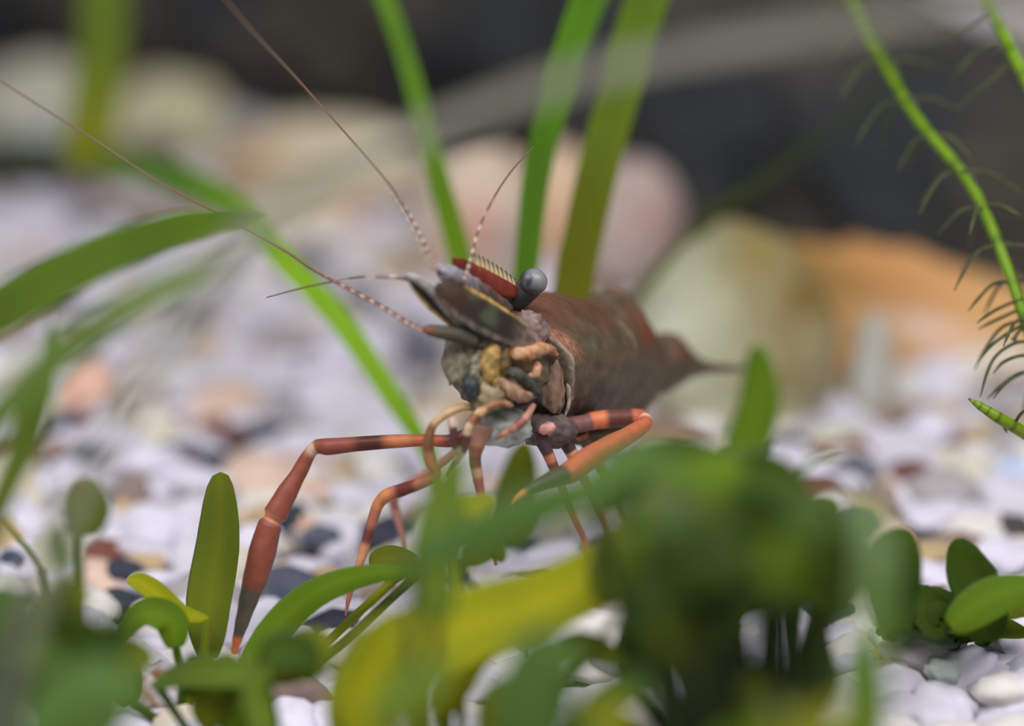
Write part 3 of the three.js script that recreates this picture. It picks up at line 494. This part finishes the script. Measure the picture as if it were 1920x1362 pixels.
for (const [rows, a, b] of [
  [[[938, 634, -4.0, 8], [926, 652, -4.7, 17], [918, 676, -5.0, 20], [920, 702, -5.0, 17], [930, 724, -4.8, 12], [938, 736, -4.4, 4]], C(196, 160, 96), C(112, 90, 50)],
  [[[944, 640, -4.2, 6], [946, 662, -4.7, 12], [944, 690, -4.9, 13], [938, 712, -4.8, 9], [934, 722, -4.6, 3]], C(112, 86, 44), C(70, 56, 34)],
  [[[954, 662, -4.4, 6], [968, 664, -4.6, 13], [988, 664, -4.4, 15], [1010, 656, -3.8, 14], [1030, 656, -2.9, 10], [1044, 664, -2.2, 4]], C(206, 168, 128), C(166, 104, 70)],
  [[[1000, 690, -3.6, 5], [1008, 688, -3.9, 9], [1004, 702, -4.0, 9], [992, 706, -4.0, 5]], C(222, 180, 148), C(186, 128, 100)],
  [[[936, 708, -4.9, 6], [950, 724, -5.0, 12], [966, 738, -4.9, 15], [984, 744, -4.5, 12], [998, 742, -4.0, 5]], C(194, 154, 126), C(126, 96, 78)],
  [[[944, 692, -4.8, 5], [966, 700, -4.9, 11], [988, 716, -4.4, 13], [1006, 736, -3.8, 11], [1014, 752, -3.2, 4]], C(92, 92, 80), C(58, 58, 54)],
  [[[860, 640, -4.4, 8], [846, 656, -4.7, 13], [844, 684, -4.9, 14], [854, 710, -5.0, 12], [868, 726, -4.9, 5]], C(146, 136, 114), C(94, 92, 76)],
  [[[902, 652, -4.8, 5], [892, 676, -5.1, 12], [890, 702, -5.2, 12], [896, 726, -5.1, 5]], C(150, 142, 122), C(84, 78, 66)],
]) part('mouthpart', loft(rows.map(([x, y, d, r]) => [x, y, d + 0.25, r]), { seg: 6, sides: 14, color: (t, th, p) => mottled(a, b)(null, p), bump: (p) => 0.00005 * noise(p.x * 2200, p.y * 2200, p.z * 2200) }), M.shell, shrimp);
part('cheek_rim', loft([[1016, 654, -1.4, 3], [1036, 662, -1.3, 6], [1054, 682, -1.1, 6], [1064, 716, -0.9, 6], [1066, 756, -0.7, 4], [1058, 785, -0.6, 2]], { seg: 8, sides: 8, color: (t, th, p) => mix(C(206, 194, 178), C(140, 118, 102), 0.5 + 0.6 * noise(p.x * 2600, p.y * 2600, 0)) }), M.shell, shrimp, 'pale rim along the cheek');
part('underside', blob([938, 798, -2.6], [58, 40, 40], 0.1, mottled(C(206, 212, 204), C(140, 146, 140), 1200), 0.14, 1.8, 5), M.shell, shrimp, 'grey translucent base of the front legs');
part('underside', blob([1030, 808, -0.6], [52, 34, 40], 0.0, mottled(C(120, 104, 100), C(78, 64, 62), 1200), 0.14, 1.8, 5), M.shell, shrimp);
part('underside', blob([1110, 806, 2.4], [70, 32, 44], 0.0, mottled(C(112, 88, 80), C(84, 62, 58), 1200), 0.12, 1.8, 5), M.shell, shrimp);
part('leg_joint', blob([1026, 804, -2.6], [17, 11, 10], -0.3, mottled(C(232, 170, 160), C(206, 140, 130)), 0.1, 2, 3), M.leg, shrimp, 'pink joint');
// eye on its stalk
{
  const stalk = part('eye_stalk', loft([[958, 572, -0.6, 22], [975, 556, -1.0, 23], [992, 538, -1.4, 24], [999, 530, -1.5, 23]], { seg: 5, sides: 20, color: (t, th, p) => mix(C(54, 58, 54), C(84, 92, 92), t * 0.8 + 0.2 * noise(p.x * 2000, p.y * 2000, p.z * 2000)) }), M.shell, shrimp);
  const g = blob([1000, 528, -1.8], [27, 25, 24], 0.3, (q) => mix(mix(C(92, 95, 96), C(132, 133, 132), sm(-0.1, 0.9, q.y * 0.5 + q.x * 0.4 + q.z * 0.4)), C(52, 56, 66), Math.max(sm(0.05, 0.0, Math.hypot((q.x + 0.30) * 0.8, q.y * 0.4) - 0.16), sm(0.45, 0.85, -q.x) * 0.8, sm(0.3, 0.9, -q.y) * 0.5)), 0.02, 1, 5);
  part('eye', g, new THREE.MeshPhysicalMaterial({ vertexColors: true, roughness: 0.32, clearcoat: 0.15, clearcoatRoughness: 0.2 }), stalk, 'round blue grey eye');
}
// beak with its comb of teeth
{
  const rost = part('rostrum', loft([[990, 558, -0.6, 6, 9], [968, 550, -1.4, 12, 9], [945, 542, -2.2, 17, 8], [920, 532, -3.0, 20, 7], [898, 520, -3.6, 20, 6], [878, 509, -4.2, 18, 5], [860, 495, -4.8, 14, 4], [850, 484, -5.2, 3, 2]], { hint: BACK, seg: 6, sides: 14, color: (t, th, p) => mix(C(142, 64, 50), C(116, 48, 40), 0.5 + 0.6 * noise(p.x * 1200, p.y * 1200, p.z * 1200)) }), M.shell, shrimp, 'rust red saw edged beak');
  const tip = C(72, 66, 50), low = C(196, 172, 130);
  for (let k = 0; k < 10; k++) {
    const u = k / 9, x = 893 + 76 * u, y = 500 + 42 * u - 4 * Math.sin(u * 3.1), d = -3.8 + 2.6 * u, l = 27 - 6 * u;
    part('tooth', loft([[x + 4, y + 8, d, 5, 4], [x + 1, y - l * 0.45, d, 3.2, 3], [x - 5, y - l, d, 1, 1]], { seg: 3, sides: 7, color: (t) => mix(low, tip, sm(0.3, 0.9, t)) }), M.shell, rost);
  }
}
// feeler scales: flat plates with a dark middle and a golden outer edge
const scaleCol = (dark, rimA, rimB) => (t, th, p) => { const c = Math.cos(th), g = noise(p.x * 2400, p.y * 2400, p.z * 2400); let k = mix(dark, C(84, 90, 72), sm(0.1, 0.7, noise(p.x * 700, p.y * 700, 1)) * 0.6); k = mix(k, C(70, 44, 34), sm(0.45, 0.8, t) * 0.7); k = mix(k, rimA, sm(0.60, 0.85, -c) * (0.7 + 0.6 * g) * sm(0.95, 0.7, t)); k = mix(k, rimB, sm(0.70, 0.90, c) * (0.75 + 0.6 * g) * (1 - sm(0.62, 0.72, t))); return mix(k, mix(C(160, 132, 118), C(104, 84, 80), 0.5 + 0.9 * g), 1 - sm(0.10, 0.34, t)); };
part('antenna_scale', loft([[1012, 646, -3.2, 14, 7], [990, 634, -3.9, 24, 6], [950, 613, -4.8, 33, 5], [905, 588, -5.6, 36, 4], [865, 564, -6.2, 33, 4], [838, 547, -6.6, 25, 3], [818, 535, -6.8, 7, 2]], { hint: BACK.clone().addScaledVector(UPV, 0.35).normalize(), seg: 7, sides: 36, cup: -0.14, color: scaleCol(C(48, 42, 36), C(128, 118, 108), C(214, 172, 100)) }), M.shell, shrimp, 'dark plate with a golden edge');
part('antenna_scale', loft([[880, 622, -4.6, 12, 5], [850, 596, -5.2, 20, 4], [815, 566, -5.8, 22, 3], [788, 540, -6.2, 17, 3], [768, 522, -6.5, 6, 2]], { hint: BACK.clone().addScaledVector(UPV, 0.35).normalize(), seg: 7, sides: 30, cup: 0.14, color: scaleCol(C(70, 64, 70), C(214, 178, 98), C(156, 150, 146)) }), M.shell, shrimp, 'grey plate with a yellow edge');
// feeler bases and feelers
const pale = (a, b, f = 1700) => (t, th, p) => mix(a, b, 0.5 + 0.6 * noise(p.x * f, p.y * f, p.z * f));
part('antenna_base', loft([[950, 580, -1.6, 14], [920, 558, -2.6, 16], [888, 538, -3.8, 17], [858, 524, -4.8, 19], [834, 511, -5.6, 17], [822, 502, -6.0, 8]], { seg: 6, sides: 16, color: (t, th, p) => mix(mix(C(126, 96, 86), C(176, 170, 182), sm(0.3, 0.6, t)), mix(C(84, 66, 62), C(104, 100, 106), sm(0.3, 0.6, t)), 0.5 + 0.8 * noise(p.x * 3000, p.y * 3000, p.z * 3000)), bump: (p) => 0.00008 * noise(p.x * 2500, p.y * 2500, p.z * 2500) }), M.shell, shrimp);
part('antenna_base', loft([[880, 626, -4.6, 10], [852, 594, -5.6, 11], [824, 560, -6.2, 11], [798, 534, -6.7, 9], [766, 519, -7.0, 6], [757, 522, -7.0, 4]], { seg: 6, sides: 14, color: pale(C(170, 166, 160), C(122, 112, 100)) }), M.shell, shrimp);
part('antenna_base', loft([[890, 640, -5.0, 16], [855, 628, -5.6, 15], [825, 624, -6.0, 13], [804, 621, -6.2, 11], [793, 620, -6.3, 5]], { seg: 6, sides: 14, color: (t, th, p) => mix(C(82, 76, 62), C(118, 72, 48), sm(0.5, 0.9, t)) }), M.shell, shrimp);
const banded = (n, fade, a = C(112, 60, 44), b = C(196, 180, 160)) => (t) => { const s = ((t * n) % 1); return mix(mix(a, b, sm(0.55, 0.62, s) * (1 - sm(0.95, 1, s))), C(116, 90, 74), sm(fade * 0.6, fade, t)); };
const feelers = [
  [[[822, 508, -7.2, 5], [806, 480, -6.8, 4.4], [780, 425, -6, 4], [745, 366, -5, 3.6], [690, 298, -3.4, 3.2], [620, 218, -1, 2.8], [545, 135, 2.5, 2.6], [470, 55, 6, 2.4], [400, -30, 10, 2.2], [330, -120, 14, 1.2]], banded(34, 0.35)],
  [[[812, 505, -6.9, 3], [800, 488, -6.7, 2], [770, 425, -6.2, 1.6], [735, 366, -5.6, 1.3], [700, 330, -5, 0.8]], banded(14, 1.4, C(150, 120, 104))],
  [[[868, 530, -6.2, 6], [876, 508, -5.6, 5], [884, 480, -5.2, 4.2], [896, 435, -4.6, 3.8], [922, 378, -3.6, 3.2], [958, 322, -2.2, 2.6], [1000, 276, -0.5, 1.4]], banded(13, 0.75, C(124, 84, 66), C(196, 186, 174))],
  [[[764, 520, -7.2, 4], [720, 519, -6.6, 3.4], [660, 523, -5.6, 3], [580, 537, -4, 2.6], [500, 558, -2, 1.6]], banded(5, 0.7, C(112, 84, 76))],
  [[[800, 622, -6.2, 5.5], [775, 612, -6, 5.2], [720, 578, -5.4, 4.8], [650, 540, -4.4, 4.6], [590, 507, -3.4, 4.2], [540, 474, -2.6, 3.8], [430, 412, -1, 3.2], [300, 342, 1, 2.8], [150, 246, 2, 2.6], [0, 152, 3, 2.4], [-150, 60, 4, 1.6]], banded(38, 0.42, C(130, 74, 58), C(190, 168, 148))],
];
for (const [rows, color] of feelers) part('antenna', loft(rows.map(([x, y, d, r]) => [x, y, d, r * 0.68]), { seg: 28, sides: 6, color }), M.leg, shrimp);
// legs: each a jointed, banded loft
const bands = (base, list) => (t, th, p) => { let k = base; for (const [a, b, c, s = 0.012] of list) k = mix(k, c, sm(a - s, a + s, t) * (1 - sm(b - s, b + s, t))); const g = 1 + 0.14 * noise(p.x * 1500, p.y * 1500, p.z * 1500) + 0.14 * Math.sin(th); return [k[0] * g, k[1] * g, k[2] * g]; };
const RED = C(138, 76, 60), DK = C(74, 46, 44), ORG = C(206, 122, 74), PALE = C(204, 172, 150), GREY = C(90, 82, 70);
function leg(rows, base, list, label) { return part('leg', loft(rows, { seg: 10, sides: 14, color: bands(base, list), round: 0.9 }), M.leg, shrimp, label); }
leg([[905, 800, -2, 16], [850, 826, -2, 12], [800, 826, -1.6, 11], [740, 828, -1.2, 13], [670, 833, -0.8, 14], [615, 838, -0.4, 16], [596, 838, -0.2, 14], [584, 846, -0.1, 12], [560, 888, 0, 15], [535, 930, 0, 20], [517, 964, 0, 23], [511, 975, 0, 17], [505, 988, 0, 23], [492, 1035, 0.1, 26], [480, 1080, 0.2, 24], [468, 1118, 0.3, 19], [456, 1160, 0.4, 14], [446, 1195, 0.5, 10], [440, 1220, 0.6, 6], [436, 1236, 0.6, 2]],
  RED, [[0, 0.07, C(112, 62, 58)], [0.07, 0.125, C(176, 92, 62)], [0.125, 0.19, C(190, 116, 76)], [0.17, 0.215, C(82, 44, 36)], [0.215, 0.30, C(136, 72, 60)], [0.325, 0.375, PALE], [0.535, 0.60, C(190, 124, 94)], [0.77, 0.895, GREY], [0.895, 1.1, C(208, 112, 62)]], 'long clawed arm with a dark banded claw');
leg([[905, 770, -3.6, 8], [872, 764, -4.4, 7], [838, 776, -4.8, 8], [812, 798, -4.8, 8], [803, 828, -4.6, 10], [806, 862, -4.2, 10], [816, 890, -3.8, 9], [800, 902, -3.4, 10], [760, 917, -2.8, 12], [725, 930, -2.4, 13], [710, 945, -2.2, 11], [695, 990, -1.9, 10], [682, 1032, -1.6, 9], [668, 1078, -1.3, 7], [655, 1118, -1.0, 5], [648, 1155, -0.8, 2]],
  C(168, 104, 82), [[0, 0.2, C(180, 150, 110)], [0.2, 0.30, C(128, 88, 62)], [0.30, 0.42, C(168, 124, 84)], [0.5, 0.56, C(104, 50, 46)], [0.58, 0.68, C(198, 128, 84)], [0.73, 0.78, C(118, 66, 62)], [0.78, 0.86, C(206, 146, 110)]]);
leg([[880, 830, 2, 8], [820, 876, 4, 9], [760, 914, 5, 9], [738, 934, 5, 9], [744, 966, 5, 8], [756, 1010, 5, 6], [764, 1050, 5, 3]], C(186, 128, 116), [[0.5, 0.62, C(150, 92, 84)]]);
leg([[905, 798, -3.4, 24], [895, 830, -3.4, 16], [891, 860, -3.3, 11], [896, 895, -3.2, 10], [902, 930, -3.0, 8], [914, 990, -2.6, 6], [930, 1060, -2, 3]], C(150, 96, 78), [[0, 0.2, C(166, 124, 104)], [0.3, 0.42, C(116, 74, 64)], [0.42, 0.5, C(180, 140, 110)]]);
leg([[850, 800, -5.0, 8], [848, 790, -5.2, 8], [851, 806, -5.3, 8], [853, 830, -5.2, 9], [860, 852, -4.8, 8], [848, 872, -4.4, 5], [836, 892, -4.0, 3]], C(196, 170, 150), [[0.3, 0.55, C(92, 56, 52)], [0.75, 1.1, C(120, 84, 76)]]);
leg([[902, 768, -5.2, 6], [888, 786, -5.4, 8], [878, 804, -5.4, 9], [874, 824, -5.2, 9], [868, 846, -4.9, 7], [856, 868, -4.5, 4]], C(196, 168, 140), [[0.12, 0.3, C(132, 84, 56)], [0.5, 0.8, C(96, 58, 54)]]);
leg([[960, 760, -4.4, 5], [936, 756, -5.2, 6], [915, 764, -5.4, 7], [900, 778, -5.4, 7], [890, 792, -5.2, 6], [884, 806, -5.0, 3]], C(196, 150, 112), [[0.15, 0.45, C(146, 100, 70)], [0.6, 0.75, C(120, 72, 50)]]);
leg([[1000, 760, -3.6, 6], [985, 784, -4.2, 8], [968, 800, -4.4, 8], [952, 810, -4.2, 7], [930, 822, -3.8, 4]], C(178, 130, 110), [[0.3, 0.5, C(140, 84, 74)], [0.7, 0.85, C(210, 150, 120)]]);
leg([[1050, 800, 0, 17], [1095, 794, 0.6, 16], [1115, 789, 0.8, 17], [1150, 785, 1.0, 18], [1185, 783, 1.2, 17], [1203, 782, 1.2, 14], [1210, 788, 0.8, 13], [1206, 798, 0.2, 15], [1180, 816, -0.8, 17], [1140, 838, -2, 20], [1100, 862, -3, 22], [1070, 884, -3.8, 21], [1045, 894, -4.4, 17], [1015, 906, -5, 13], [990, 918, -5.4, 9], [970, 931, -5.8, 6], [957, 945, -6, 2]],
  C(178, 96, 66), [[0, 0.1, C(128, 88, 84)], [0.10, 0.165, C(206, 116, 76)], [0.165, 0.25, C(96, 56, 46)], [0.365, 0.40, C(206, 176, 160)], [0.72, 0.90, C(72, 66, 58)], [0.9, 1.1, C(196, 134, 70)]], 'folded clawed arm with an orange and dark claw');
leg([[1012, 806, -2.0, 13], [1018, 830, -2.0, 13], [1028, 852, -1.9, 11], [1038, 876, -1.7, 10], [1052, 910, -1.2, 8], [1076, 970, 0, 6], [1098, 1020, 1, 6], [1103, 1080, 1.4, 6], [1102, 1140, 1.8, 6], [1098, 1185, 2, 5], [1096, 1215, 2.2, 2]], C(190, 120, 92), [[0, 0.2, C(82, 62, 66)], [0.26, 0.36, C(116, 60, 48)], [0.36, 0.46, C(190, 112, 80)]]);
leg([[1050, 812, -0.4, 14], [1062, 832, -0.4, 13], [1072, 850, -0.3, 12], [1086, 880, 0.2, 10], [1120, 950, 1.5, 7], [1150, 1030, 3, 4]], C(190, 122, 96), [[0.1, 0.36, C(84, 62, 62)], [0.36, 0.46, C(214, 160, 120)]]);
leg([[1090, 812, 1.4, 14], [1100, 832, 1.6, 12], [1112, 852, 1.8, 11], [1150, 920, 3, 8], [1190, 1010, 5, 4]], C(180, 110, 88), [[0.1, 0.3, C(96, 66, 62)], [0.3, 0.4, C(206, 146, 110)]]);

for (const o of scene.children) o.traverse?.((m) => { if (m.isMesh) m.castShadow = m.receiveShadow = true; });
renderer.render(scene, camera);
